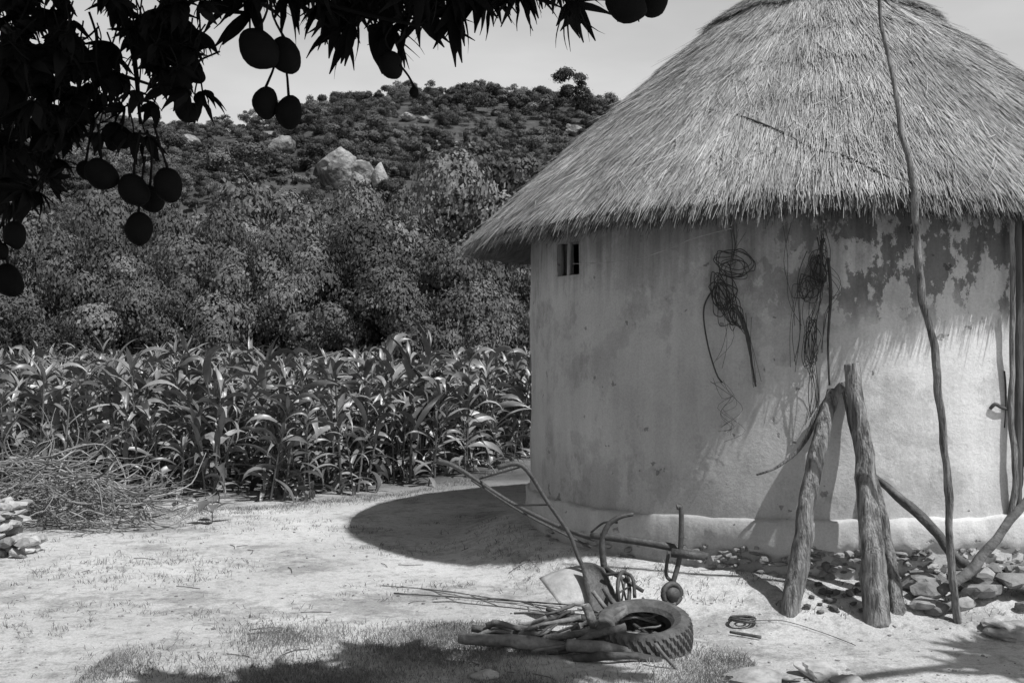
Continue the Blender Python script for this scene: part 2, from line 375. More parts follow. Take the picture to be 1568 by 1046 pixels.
tube(mb,[wpt(878,404,.02),wpt(920,403,.12),wpt(970,398,.2),wpt(1022,382,.25),wpt(1060,366,.28),wpt(1120,350,.3)],.003,4); mb.obj('clothes_line',M_twig)
# ---------------- leaning posts
def post(name,P,R,mat=M_wood,jit=.24,n=18,wob=.012):
    mb=MB(); tube(mb,P,R,n,jit,random.uniform(.85,1.1),k=10,wob=wob); return mb.obj(name,mat)
g=G(1207,938); post('wooden_post',[g+Vector((0,0,-.05)),W(1226,850,7.65),W(1240,745,7.75),W(1260,660,7.85),W(1276,598,7.95)],[.07,.065,.058,.055,.042])
post('wooden_post',[G(1345,950)+Vector((0,0,-.05)),W(1336,850,7.5),W(1325,720,7.65),W(1312,620,7.75),W(1304,557,7.8)],[.09,.08,.065,.056,.05])
post('wooden_post',[G(1380,944)+Vector((0,.05,-.05)),W(1364,880,7.62),W(1345,780,7.72),W(1320,690,7.85),W(1294,585,8.0)],[.055,.055,.05,.045,.04])
post('wooden_post',[W(1291,590,7.9),W(1262,620,7.95),W(1243,655,7.95),W(1222,690,7.98),W(1190,715,8.0),W(1158,727,8.02)],[.03,.028,.02,.014,.01,.007])
post('wooden_post',[W(1335,725,7.95),W(1375,760,7.8),W(1420,800,7.7),W(1460,850,7.6),W(1492,872,7.5)],[.02,.03,.034,.03,.028],M_bark)
post('wooden_post',[W(1572,765,7.6),W(1545,800,7.55),W(1510,845,7.5),W(1480,880,7.45),W(1440,905,7.4)],[.025,.03,.032,.038,.03],M_bark)
post('tall_pole',[G(1466,952)+Vector((0,0,-.04)),W(1456,850,7.35),W(1452,750,7.3),W(1438,610,7.25),W(1432,540,7.22),W(1412,450,7.2),W(1402,330,7.1),W(1397,270,7.05),W(1380,200,7.05),W(1366,110,7.05),W(1350,40,7.05),W(1343,-60,7.05)],[.026,.025,.025,.024,.024,.023,.022,.019,.016,.014,.012,.01],M_wood,.3,8,.01)
post('tall_pole',[G(1550,900)+Vector((0,.3,0)),wpt(1553,760,.06),wpt(1549,600,.06),wpt(1551,330,.08)],[.022,.022,.02,.018],M_wood,.3,8)
# ---------------- plough
pl=empty('ox_plough')
mb=MB()
tube(mb,[W(670,706,8.3),W(700,716,8.25),W(780,768,8.1),W(860,808,7.9),W(910,826,7.75)],[.02,.017,.015,.015,.015],8)
tube(mb,[W(762,716,7.7),W(800,713,7.7),W(838,768,7.7),W(872,818,7.7),W(890,862,7.68),W(925,905,7.6)],[.02,.018,.015,.015,.015,.015],8)
tube(mb,[W(722,735,8.2),W(800,785,7.95),W(905,838,7.72)],.009,6); tube(mb,[W(790,774,8.05),W(842,772,7.7)],[.009,.009],6)
tube(mb,[W(800,714,7.7),W(735,733,8.2)],[.007,.007],6); tube(mb,[W(858,806,7.9),W(902,822,7.7),W(935,822,7.6)],.013,6)
tube(mb,[W(970,787,7.6),W(948,792,7.6),W(930,806,7.6),W(922,835,7.6),W(927,885,7.58),W(930,935,7.5)],[.014,.017,.02,.022,.024,.02],8)
tube(mb,[W(905,820,7.65),W(960,826,7.55),W(1020,836,7.5),W(1084,852,7.45)],[.024,.03,.03,.024],6)
tube(mb,[W(1036,776,7.42),W(1043,782,7.42),W(1041,850,7.42),W(1030,893,7.4)],[.02,.017,.018,.018],8)
tube(mb,[W(1028,846,7.4),W(1080,852,7.38)],[.034,.03],6); tube(mb,[W(1024,845,7.45),W(1020,880,7.45),W(1034,892,7.4)],.012,6)
tube(mb,[W(927,870,7.58),W(985,905,7.45)],[.016,.014],6)
tube(mb,[W(945,800,7.6),W(925,800,7.75),W(905,815,7.8)],.008,5)
def ring(mb,c,nrm,R,r,n=28):
    nrm=Vector(nrm).normalized(); a=nrm.orthogonal().normalized(); b=nrm.cross(a)
    tube(mb,[Vector(c)+(a*math.cos(t)+b*math.sin(t))*R for t in [2*math.pi*i/n for i in range(n+1)]],r,8,smoothp=False)
c=W(1029,909,7.36); ring(mb,c,(.35,-1,.1),.062,.02)
tube(mb,[c+Vector((-.01,.03,0)),c+Vector((.01,-.03,0))],[.045,.045],14)
c=W(955,903,7.4); ring(mb,c,(1,-.45,.1),.115,.014)
for k in range(3):
    an=k*1.05; a=Vector((.42,.9,0)); tube(mb,[c-(a*math.cos(an)+Vector((0,0,1))*math.sin(an))*.11,c+(a*math.cos(an)+Vector((0,0,1))*math.sin(an))*.11],[.007,.007],5)
tube(mb,[W(935,905,7.5),W(950,925,7.4),W(975,935,7.3),W(985,915,7.35)],[.01]*4,6); tube(mb,[W(925,880,7.5),W(965,880,7.4),W(972,915,7.35)],[.012]*3,6)
tube(mb,[W(905,935,7.45),W(960,950,7.2),W(1010,985,6.9)],[.014,.012,.01],6)
mb.obj('plough_frame',M_metal,pl)
def sheet(mb,c00,c10,c11,c01,bulge,n=10,c=1.0):
    V=[];Fc=[]
    for j in range(n+1):
        for i in range(n+1):
            u=i/n; v=j/n; p=(c00*(1-u)+c10*u)*(1-v)+(c01*(1-u)+c11*u)*v
            V.append(p+bulge*math.sin(math.pi*u)*math.sin(math.pi*v)+Vector((0,0,.02*math.sin(math.pi*u)*(1-2*v))))
    for j in range(n):
        for i in range(n): Fc.append((j*(n+1)+i,j*(n+1)+i+1,(j+1)*(n+1)+i+1,(j+1)*(n+1)+i))
    mb.add(V,Fc,c)
mb=MB(); sheet(mb,W(826,886,7.75),W(900,866,7.75),W(918,918,7.45),W(856,924,7.45),Vector((-.03,-.02,.02)))
o=mb.obj('ploughshare',M_plate,pl); md=o.modifiers.new('s','SOLIDIFY'); md.thickness=.008
mb=MB(); sheet(mb,W(888,862,7.62),W(925,870,7.55),W(960,944,7.3),W(905,938,7.35),Vector((.04,.05,.02)))
o=mb.obj('mouldboard',M_metal,pl); md=o.modifiers.new('s','SOLIDIFY'); md.thickness=.008
# ---------------- tyre
def tyre():
    mb=MB(); n=144
    Ro,Ri,w=.29,.165,.1
    pts=[(Ri,-.6*w),(Ri+.02,-.85*w),(Ri+.06,-1.05*w),(Ro-.03,-1.0*w),(Ro-.008,-.85*w),(Ro,-.62*w),(Ro+.004,-.3*w),(Ro+.005,0),(Ro+.004,.3*w),(Ro,.62*w),(Ro-.008,.85*w),(Ro-.03,1.0*w),(Ri+.06,1.05*w),(Ri+.02,.85*w),(Ri,.6*w),(Ri+.015,.55*w),(Ri+.07,.75*w),(Ro-.03,.6*w),(Ro-.02,0),(Ro-.03,-.6*w),(Ri+.07,-.75*w),(Ri+.015,-.55*w)]
    m=len(pts); V=[]
    for i in range(n):
        a=2*math.pi*i/n
        for k,(r,z) in enumerate(pts):
            if 4<=k<=10:
                ph=(i+ (k%2)*2)%4
                if ph<1.5: r-=.013
            V.append((r*math.cos(a),r*math.sin(a),z))
    Fc=[(i*m+k,((i+1)%n)*m+k,((i+1)%n)*m+(k+1)%m,i*m+(k+1)%m) for i in range(n) for k in range(m)]
    mb.add(V,Fc); return mb.obj('car_tyre',M_rubber,smooth=False)
t=tyre(); t.location=W(985,968,6.95)+Vector((0,0,-.01)); t.rotation_euler=(math.radians(10),math.radians(-7),.4); t.scale=(1.03,1.03,1.1)
# ---------------- firewood
mb=MB()
S=[((703,978),(780,982),(868,992),6.85,.03,.04),((722,962),(800,972),(930,985),6.98,.02,.03),((752,952),(830,968),(905,972),7.05,.022,.02),((868,988),(925,990),(985,1003),6.72,.034,.034),
((780,965),(850,948),(905,950),7.1,.016,.02),((840,1000),(900,975),(960,960),6.8,.02,.024),((870,962),(915,948),(960,930),7.1,.025,.02),((745,975),(835,957),(890,945),7.0,.013,.016),
((895,925),(905,950),(935,985),7.0,.025,.03),((955,935),(935,950),(890,975),7.05,.022,.02),((880,1008),(940,1002),(1010,1012),6.65,.026,.02),((1000,985),(1030,1015),(1052,1042),6.5,.012,.007),
((750,958),(765,953),(800,962),6.95,.02,.016),((905,905),(925,930),(950,960),7.2,.014,.018),((815,985),(870,972),(920,968),6.9,.022,.026),((925,900),(945,930),(975,950),7.25,.02,.018)]
for a,b,c,d,r0,r1 in S:
    tube(mb,[W(*a,d),W(*b,d-.04),W(*c,d-.02)],[r0,(r0+r1)/2,r1],9,.4,random.uniform(.6,1.8),wob=.04)
for _ in range(46):
    x=random.uniform(730,1000); y=random.uniform(925,1000); an=random.uniform(-.9,.9); l=random.uniform(25,80)
    d=6.75+(1005-y)/65*.45
    tube(mb,[W(x,y,d),W(x+l*.5*math.cos(an),y+l*.25*math.sin(an)+random.uniform(-7,7),d-.03),W(x+l*math.cos(an),y+l*.5*math.sin(an),d+random.uniform(-.1,.1))],[random.uniform(.005,.016)]*3,6,.5,random.uniform(.4,1.9),wob=.05)
mb.obj('firewood_pile',M_bark)
mb=MB(); c=G(1137,957)
for k in range(4): ring(mb,c+Vector((random.gauss(0,.004),random.gauss(0,.004),.03+.007*k)),(random.gauss(0,.08),random.gauss(0,.08),1),.085-.004*k,.006)
ring(mb,c+Vector((0,0,.035)),(0.1,-.1,1),.03,.008)
tube(mb,[c+Vector((.08,0,.03)),G(1200,955)+Vector((0,0,.02)),G(1260,972)+Vector((0,0,.015)),G(1310,990)+Vector((0,0,.01))],.0025,5)
mb.obj('wire_coil',M_metal)
mb=MB(); tube(mb,[G(1118,972)+Vector((0,0,.02)),G(1165,980)+Vector((0,0,.02))],[.01,.012],6,.3)
tube(mb,[G(603,910)+Vector((0,0,.01)),G(760,922)+Vector((0,0,.02)),G(900,930)+Vector((0,0,.01))],.006,5)
for _ in range(26):
    p=G(random.uniform(0,850),random.uniform(800,1040)); an=random.random()*6.28; l=random.uniform(.05,.25); q=p+Vector((math.cos(an)*l,math.sin(an)*l,0)); m2=(p+q)/2+Vector((random.gauss(0,.02),random.gauss(0,.02),.01))
    q.z=gz(q.x,q.y)+.004; tube(mb,[p+Vector((0,0,.004)),m2,q],.003,4,k=2)
mb.obj('fallen_stick',M_bark)
# ---------------- rocks right
mb=MB()
for _ in range(48):
    x=random.uniform(1400,1640); y=random.uniform(885,945)-.12*(x-1400)*random.random(); p=G(x,y); s=random.uniform(.035,.11)
    rock(mb,p+Vector((0,0,s*.4+random.uniform(0,.07)*(x>1480))),(s*1.5,s,s*.6),2,.5,random.uniform(.45,1.1),.97)
for _ in range(30):
    x=random.uniform(1225,1330); y=random.uniform(895,940); p=G(x,y); s=random.uniform(.012,.035); rock(mb,p+Vector((0,0,s*.5)),(s*1.3,s,s*.8),1,.5,random.uniform(.25,.7))
mb.obj('stone_pile',M_rock,smooth=False)
mb=MB()
for (x,y,s) in ((1160,1046,.16),(1250,1034,.13),(1205,1042,.06),(745,1038,.06),(1530,960,.13),(1560,975,.16),(1300,1048,.08)):
    p=G(x,y); rock(mb,p+Vector((0,0,.02)),(s*1.3,s,s*.4),3,.5,random.uniform(1,1.5),.9)
for _ in range(800):
    x=random.uniform(0,1568); y=random.uniform(800,1060); p=G(x,y)
    if math.hypot(p.x-HC[0],p.y-HC[1])<3.3: continue
    s=random.choice((.005,.006,.008,.01,.014)); rock(mb,p+Vector((0,0,s*.2)),(s*1.3,s,s*.7),1,.3,random.uniform(.6,1.5))
mb.obj('scattered_stones',M_rock,smooth=False)
mb=MB()
for row in range(6):
    for k in range(9):
        x=-5.6+k*.16+random.uniform(-.03,.03)+(row%2)*.07
        if x>-4.2-row*.05+random.uniform(-.05,.05): continue
        for dd in (0,.17,.34):
            rock(mb,(x,9.95+dd+random.uniform(-.03,.03),gz(x,9.95)+.04+row*.078+random.uniform(-.01,.01)),(random.uniform(.07,.11),.09,random.uniform(.04,.055)),2,.5,random.uniform(.6,1.5),.97)
mb.obj('stacked_stone_wall',M_rock,smooth=False)
# ---------------- brush pile
mb=MB()
for _ in range(420):
    x=random.uniform(-30,225); y=random.uniform(695,800); y=max(y,695+max(0,(x-60))*.45)
    d=random.uniform(11.2,12.5); l=random.uniform(.4,1.0); an=random.gauss(-.05,.6)+(math.pi if random.random()<.4 else 0); p=W(x,min(y,800),d)
    if p.z<gz(p.x,p.y): p.z=gz(p.x,p.y)+.02
    dv=Vector((math.cos(an),random.uniform(-.5,.5),math.sin(an)*.5)); q=[p]
    for s_ in range(5):
        dv=(dv+Vector((random.gauss(0,.35),random.gauss(0,.35),random.gauss(0,.3)))).normalized(); nx_=q[-1]+dv*l/5
        nx_.z=max(nx_.z,gz(nx_.x,nx_.y)+.01); q.append(nx_)
    r=random.uniform(.004,.012); tube(mb,q,[r,r*.9,r*.8,r*.6,r*.5,r*.25],5,0,random.uniform(.3,1.2),k=2)
mb.obj('dry_brush_pile',M_twig)
# ---------------- maize
def strip(mb,p,az,el,L,wd,droop,seg=8,c=1.0,fold=.35,twist=0):
    d=Vector((math.cos(az)*math.cos(el),math.sin(az)*math.cos(el),math.sin(el))); side=Vector((-math.sin(az),math.cos(az),0)); V=[]
    for i in range(seg+1):
        t=i/seg; w=wd*(math.sin(math.pi*min(1,(t*.9+.1)))**.6)*(1-t**3)+.002
        sd=(side*math.cos(twist*t)+Vector((0,0,1))*math.sin(twist*t)); up=d.cross(sd)
        if up.z<0: up=-up
        V+= [p-sd*w+up*w*fold,p,p+sd*w+up*w*fold]
        p=p+d*(L/seg); el2=-droop*(t+.3)/seg*1.4
        d=(Matrix.Rotation(-el2,3,side)@d).normalized()
    Fc=[]
    for i in range(seg):
        for k in (0,1): Fc.append((i*3+k,i*3+k+1,i*3+k+4,i*3+k+3))
    mb.add(V,Fc,c)
corn_me=[]
for s in range(14):
    mb=MB(); H=random.uniform(1.1,1.55); az0=random.random()*6.28; bx,by=random.gauss(0,.08),random.gauss(0,.08)
    tube(mb,[(0,0,-.05),(bx*.4,by*.4,H*.5),(bx,by,H)],[.018,.015,.006],6,c=.6)
    nl=random.randint(14,18)
    for i in range(nl):
        f=i/(nl-1); z=.08+(H-.1)*f; az=az0+(i%2)*math.pi+random.gauss(0,.7)
        L=random.uniform(.5,.78)*(1-.35*abs(f-.5)); low=i<5
        strip(mb,Vector((bx*f*f,by*f*f,z)),az,random.uniform(.6,1.25) if not low else random.uniform(-.3,.8),L,random.uniform(.032,.052),random.uniform(.9,3.4),c=random.uniform(.5,1.6),twist=random.gauss(0,1.1))
    for k in range(4): strip(mb,Vector((bx,by,H-.05)),random.random()*6.28,random.uniform(1.0,1.4),random.uniform(.2,.45),.03,random.uniform(.4,1.8),c=1.25)
    if s==4:
        for k in range(7): tube(mb,[(bx,by,H),(random.gauss(0,.06),random.gauss(0,.06),H+.14),(random.gauss(0,.12),random.gauss(0,.12),H+.2)],.004,4,c=1.5,k=2)
    o=mb.obj('maize_plant_proto',M_corn); corn_me.append(o.data); bpy.data.objects.remove(o)
field=empty('maize_field'); nC=0
def front_y(x):
    return float(np.interp(x,[-14,-5.6,-4.6,-2.9,-1.4,-.6,.4,1.2],[12.6,12.7,13.0,13.1,14.4,16.0,18.6,20]))
yy=12.6
while yy<29:
    x=-.52*yy-1.5
    while x<1.6+ (yy-18)*.12:
        xx=x+random.gauss(0,.11); y2=yy+random.gauss(0,.15)
        if y2>front_y(xx)+.25*noise.noise(Vector((xx*2,0,0))) and random.random()<.92:
            s=random.uniform(.8,1.17)*(1+.2*noise.noise(Vector((xx*.5,y2*.5,3)))); fr=y2-front_y(xx)
            if fr<.6: s*=random.uniform(.55,1.0)
            link('maize_plant',random.choice(corn_me),field,(xx,y2,gz(xx,y2)),(random.gauss(0,.12),random.gauss(0,.12),random.random()*6.28),(s,s,s)); nC+=1
        x+=.31
    yy+=.47
# small broad-leaved weed at the field edge
mb=MB(); p=G(325,800)
for az,el,L_,z in ((.3,.5,.22,.12),(3.5,.3,.2,.1),(5.0,.2,.24,.16),(1.8,.7,.16,.18),(4.3,-.2,.2,.2)):
    tube(mb,[p,p+Vector((0,0,z)),p+Vector((.05*math.cos(az),.05*math.sin(az),z+.03))],.005,4,k=2)
    strip(mb,p+Vector((.05*math.cos(az),.05*math.sin(az),z+.03)),az,el,L_,.07,1.2,8,.8,.2)
mb.obj('weed_plant',M_corn)
# ---------------- bushes
def bush_proto(seed,nl,nlobe,ls,mat,flat=1.0,tree=False,rl=(.1,.25),scat=.05):
    r=np.random.default_rng(seed); random.seed(seed)
    C=[];R=[];T=[]
    for i in range(nlobe):
        a=r.uniform(0,6.28); q=r.uniform(0,.68)**.7; z=r.uniform(.12,.82)*(1-.55*q*q) if not tree else r.uniform(.42,.84)*(1-.35*q*q)
        C.append((q*math.cos(a)*.9,q*math.sin(a)*.9,z*flat)); R.append(r.uniform(*rl)); T.append(r.uniform(.7,1.3))
    C=np.array(C);R=np.array(R);T=np.array(T)
    idx=r.choice(nlobe,nl,p=R**2/np.sum(R**2)); d=r.normal(size=(nl,3)); d/=np.linalg.norm(d,axis=1)[:,None]; d[:,2]=np.where(r.random(nl)<.5,np.abs(d[:,2]),d[:,2])
    rad=R[idx]*(1-.3*r.random(nl)**2.5)*(1+.25*np.sin(d[:,0]*8+idx)*np.sin(d[:,2]*7+idx)*np.sin(d[:,1]*6))
    rad*=np.where(r.random(nl)<scat,r.uniform(1.05,1.4,nl),1)
    p=C[idx]+d*rad[:,None]*np.array([1.1,1.1,.75]); keep=p[:,2]>.01; p=p[keep];d=d[keep];idx=idx[keep]; n=len(p)
    nrm=d*1.9+r.normal(size=(n,3))*.6; nrm/=np.linalg.norm(nrm,axis=1)[:,None]
    t=np.cross(nrm,r.normal(size=(n,3))); t/=np.linalg.norm(t,axis=1)[:,None]; b=np.cross(nrm,t)
    s=(ls*r.uniform(.5,1.3,n))[:,None]
    Q=np.stack([p-t*s,p-b*s*.6,p+t*s,p+b*s*.6],axis=1)
    vals=T[idx]*r.uniform(.65,1.35,n)
    me=np_mesh('bush_leaves_proto',Q,4,vals,mat)
    mb=MB()
    for k in range(6):
        c=C[r.integers(nlobe)]; tube(mb,[(r.uniform(-.04,.04),r.uniform(-.04,.04),-.05),(c[0]*.3,c[1]*.3,c[2]*.45),tuple(c)],[.028,.018,.006],5,c=1,k=3)
    o=mb.obj('x',M_trunk); tm_=o.data; bpy.data.objects.remove(o); return me,tm_
protos=[bush_proto(100+i,34000,int(rng.integers(26,44)),.0135,M_leaf,rl=(.09,.22)) for i in range(5)]
ptree=[bush_proto(150+i,30000,int(rng.integers(20,32)),.0135,M_leaf,1.0,True,rl=(.1,.22)) for i in range(4)]
small=[bush_proto(300+i,6500,int(rng.integers(9,20)),.028,M_leaf2,rl=(.08,.28),scat=.14) for i in range(8)]+[bush_proto(330+i,5000,int(6+2*i),.028,M_leaf2,1.25,True,rl=(.1,.22),scat=.14) for i in range(4)]
random.seed(11)
def put(parent,nm,pr,x,y,r,h,sink=.2,limbs=True):
    rz_=random.random()*6.28
    link(nm,pr[0],parent,(x,y,gz(x,y)-sink),(0,0,rz_),(r,r*random.uniform(.7,1.2),h))
    if limbs: link('limbs',pr[1],parent,(x,y,gz(x,y)-sink),(0,0,rz_),(r,r,h))
woods=empty('bush_thicket')
L_=[(40,355,33),(150,328,32),(262,392,30.5),(345,300,35),(440,365,32),(515,315,34),(610,360,31.5),(705,262,38),(790,250,41),(395,405,30.3),(555,405,30),(85,440,29.8),(670,385,30.6),(770,370,31.5),(235,318,41),(10,400,34),(485,395,31),(-40,330,38),(850,300,42),(600,300,46),(440,300,45),(130,300,48),(320,420,29.6),(190,430,29.8),(620,425,29.6),(730,430,29.9)]
for i,(px,ty,d) in enumerate(L_):
    p=W(px,ty,d); h=(p.z+.4)*1.15; put(woods,'bush',ptree[i%4] if i%2==0 else random.choice(protos),p.x,p.y,h*random.uniform(.62,.75),h)
for _ in range(46):
    d=random.uniform(42,70); x=random.uniform(-.52,.3)*d; h=random.uniform(3.5,6.5)
    put(woods,'bush',random.choice(protos+ptree),x,d,h*random.uniform(.65,.85),h)
# ---------------- boulders on the hill
bl=[(515,286,76,58),(556,290,40,46),(484,280,34,26),(432,240,46,30),(583,302,26,54),(285,232,42,26),(458,262,30,18),(170,228,34,20),(625,185,26,12),(650,188,18,10),(885,208,30,14),(870,200,18,10),(410,210,24,10),(40,200,40,24),(700,225,16,8),(760,178,16,7)]
mb=MB(); bpos=[]
for px,py,w,h in bl:
    p=G(px,py); sc=p.y/F; ww=w*sc*.56; hh=h*sc*.6
    rock(mb,p+Vector((0,0,hh*.65)),(ww,ww*.8,hh),5 if w>50 else 4,.38,random.uniform(.75,1.1),.85,.66,8); bpos.append((px,py-h*.5,w*.5,h*.5,p.y))
    if w>45:
        for k in range(3):
            q=p+Vector((random.uniform(-1,1)*ww,-random.uniform(.2,1)*ww*.3,hh*.25)); rock(mb,q,(ww*.35,ww*.3,hh*.45),3,.4,random.uniform(.7,1.1),.85,.65)
mb.obj('granite_boulders',M_boul)
hill=empty('hillside_trees'); nT=0
y=50.0
while y<228:
    step=2.4+ (y/226)*1.0
    x=-.54*y
    while x<.25*y:
        xx=x+random.gauss(0,1.1); y2=y+random.gauss(0,1.1); h=random.uniform(1.5,4.0)*(.9+.6*noise.noise(Vector((xx*.05,y2*.05,9))))
        if random.random()<.07: h*=1.4
        z=gz(xx,y2); px=CX+xx/y2*F; pt=HY-(z+h-EYE)/y2*F; pb=HY-(z-EYE)/y2*F; ok=True
        for (bx,by,bw,bh,bd) in bpos:
            if y2<bd+1 and abs(px-bx)<bw*.75+h*.15/y2*F and pt<by+bh*.05 and pb>by-bh: ok=False
        if ok:
            put(hill,'tree',random.choice(small),xx,y2,h*random.uniform(.65,1.15),h,.3,y2<90); nT+=1
        x+=step
    y+=step*.95
print('corn',nC,'hill',nT)
for (px,py,h) in ((755,492,0),(812,478,0)):
    p=W(px,py,28.6); zb=gz(p.x,p.y); mb=MB(); tube(mb,[(p.x,p.y,zb),(p.x+.03,p.y,zb+1.2),(p.x,p.y,p.z)],[.06,.055,.055],8,.3); mb.obj('fence_post',M_wood)
# ---------------- grass
def blades(name,P,hmin,hmax,w,mat,parent=None,lean=.4):
    n=len(P); P=np.array(P); a=rng.uniform(0,6.28,n); h=rng.uniform(hmin,hmax,n); ln=rng.normal(0,lean,(n,2))
    side=np.stack([np.cos(a),np.sin(a),np.zeros(n)],1)*w; tip=P+np.stack([ln[:,0]*h,ln[:,1]*h,h],1); mid=P+np.stack([ln[:,0]*h*.3,ln[:,1]*h*.3,h*.6],1)
    Q=np.stack([P-side,P+side,mid+side*.8,mid-side*.8],1); Q2=np.stack([mid-side*.8,mid+side*.8,tip+side*.1,tip-side*.1],1)
    v=rng.uniform(.5,1.5,n); me=np_mesh(name,np.concatenate([Q,Q2]),4,np.concatenate([v,v]),mat); return link(name,me,parent)
P=[]
while len(P)<36000:
    x=random.uniform(-2.4,1.4); y_=random.uniform(5.6,7.6)
    if noise.noise(Vector((x*1.3,y_*1.3,2)))+.25-abs(x+.5)*.26-max(0,y_-6.9)*.8+random.gauss(0,.25)>0: P.append((x,y_,gz(x,y_)))
blades('grass',P,.01,.04,.0018,M_grass,lean=.7)
P=[]
for _ in range(2600):
    px=random.uniform(-50,820); py=random.uniform(790,1040) if random.random()<.6 else random.uniform(790,900); p=G(px,py)
    if math.hypot(p.x-HC[0],p.y-HC[1])<3.0: continue
    if noise.noise(Vector((p.x*.8,p.y*.8,7)))+random.gauss(0,.15)<.12: continue
    for _k in range(int(2+14*random.random()**3)):
        x=p.x+random.gauss(0,.03); y_=p.y+random.gauss(0,.03); P.append((x,y_,gz(x,y_)))
for _ in range(160):
    th=random.uniform(-2.9,-1.2); r=HR+random.uniform(.12,.6); x0=HC[0]+r*math.cos(th); y0=HC[1]+r*math.sin(th)
    for _k in range(10):
        x=x0+random.gauss(0,.03); y_=y0+random.gauss(0,.03); P.append((x,y_,gz(x,y_)))
for _ in range(500):
    x0=random.uniform(-6,0); y0=front_y(x0)-abs(random.gauss(0,.35))
    for _k in range(14):
        x=x0+random.gauss(0,.06); y_=y0+random.gauss(0,.06); P.append((x,y_,gz(x,y_)))
blades('weed_tufts',P,.008,.045,.0025,M_grass,lean=1.0)
P=[]
for _ in range(14000):
    x=random.uniform(-17,3); y_=random.uniform(28.5,30); P.append((x,y_,gz(x,y_)))
for _ in range(3500):
    x=random.uniform(-14,-11.2); y_=random.uniform(24,28); P.append((x,y_,gz(x,y_)))
blades('tall_grass',P,.3,.95,.012,M_grass,lean=.25)
# ---------------- mango tree
mango=empty('mango_tree')
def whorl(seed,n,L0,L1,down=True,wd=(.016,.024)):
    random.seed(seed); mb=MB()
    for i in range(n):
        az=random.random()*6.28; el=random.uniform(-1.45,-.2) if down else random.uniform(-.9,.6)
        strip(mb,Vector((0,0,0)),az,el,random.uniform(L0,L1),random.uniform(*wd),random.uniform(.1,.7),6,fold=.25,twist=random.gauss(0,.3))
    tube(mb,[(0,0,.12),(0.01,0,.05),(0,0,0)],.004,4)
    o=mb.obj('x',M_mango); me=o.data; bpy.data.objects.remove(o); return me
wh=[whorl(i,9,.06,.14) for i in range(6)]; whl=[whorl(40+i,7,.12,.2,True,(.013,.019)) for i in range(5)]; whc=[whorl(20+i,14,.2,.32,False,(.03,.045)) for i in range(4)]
random.seed(5)
def wput(px,py,d,s=1.0,lst=wh):
    link('leaf_whorl',random.choice(lst),mango,W(px,py,d),(random.gauss(0,.5),random.gauss(0,.5),random.random()*6.28),(s,s,s))
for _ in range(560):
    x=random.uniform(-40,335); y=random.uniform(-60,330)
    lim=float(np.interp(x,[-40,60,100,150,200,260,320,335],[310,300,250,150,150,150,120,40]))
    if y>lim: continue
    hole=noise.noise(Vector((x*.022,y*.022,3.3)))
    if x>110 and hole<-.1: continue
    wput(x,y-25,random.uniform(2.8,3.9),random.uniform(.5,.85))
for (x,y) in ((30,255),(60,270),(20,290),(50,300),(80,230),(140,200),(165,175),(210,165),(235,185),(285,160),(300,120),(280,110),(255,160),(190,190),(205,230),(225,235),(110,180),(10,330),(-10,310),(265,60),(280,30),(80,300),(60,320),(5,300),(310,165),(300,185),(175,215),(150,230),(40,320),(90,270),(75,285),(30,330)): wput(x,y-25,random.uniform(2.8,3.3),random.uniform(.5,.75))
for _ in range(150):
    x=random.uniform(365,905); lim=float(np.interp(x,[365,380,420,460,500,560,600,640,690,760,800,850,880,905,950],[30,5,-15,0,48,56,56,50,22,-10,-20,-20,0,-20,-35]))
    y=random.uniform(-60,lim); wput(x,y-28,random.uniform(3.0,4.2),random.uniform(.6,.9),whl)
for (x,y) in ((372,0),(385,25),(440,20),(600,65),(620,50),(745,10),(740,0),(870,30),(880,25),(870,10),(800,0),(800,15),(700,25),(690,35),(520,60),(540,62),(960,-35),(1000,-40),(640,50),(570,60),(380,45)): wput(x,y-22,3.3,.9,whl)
mb=MB(); fm=MB(); vs,fs=ico(3)
for (x,y,r,d,ox,oy) in ((396,76,31,2.9,408,-10),(436,86,26,2.95,415,-10),(406,158,22,3.0,425,60),(442,172,23,3.0,425,60),(155,268,25,2.9,150,190),(132,262,15,3.1,140,190),(205,292,24,2.9,215,200),(230,305,21,3.0,225,200),(257,284,24,2.9,235,190),(212,350,23,2.9,222,240),(22,360,19,2.9,20,290),(12,430,24,2.9,5,340),(2,385,12,2.9,5,340),(285,172,17,3.1,285,120),(300,115,14,3.1,290,60),(598,100,20,3.2,600,40),(634,142,8,3.0,612,100),(957,8,30,2.8,965,-60),(1000,-2,26,2.9,990,-60),(185,215,14,3,180,150),(172,218,12,3.1,175,150)):
    c=W(x,y,d); R=r/F*d; V=[]; tl=random.gauss(0,.45); T_=Matrix.Rotation(tl,3,'Y'); sd=Vector((x,y,0))
    for v in vs:
        q=Vector((v.x*.9,v.y*.88,v.z*1.13))*(1+.08*noise.noise(v*1.2+sd)); q.x+=.2*max(0,-v.z)**2; V.append(c+(T_@q)*R)
    fm.add(V,fs); s=W(ox,oy,d); top=c+Vector((0,0,R))
    tube(mb,[s,s.lerp(top,.5)+Vector((random.gauss(0,.012),0,0)),top],[.0035,.003,.004],5,k=3)
fm.obj('fruit',M_fruit,mango)
tr=[(-2.6,-1.6,gz(-2.6,-1.6)-.1),(-2.5,-1.5,.9),(-2.3,-1.2,2.0)]
tube(mb,tr,[.36,.28,.24],14,.2)
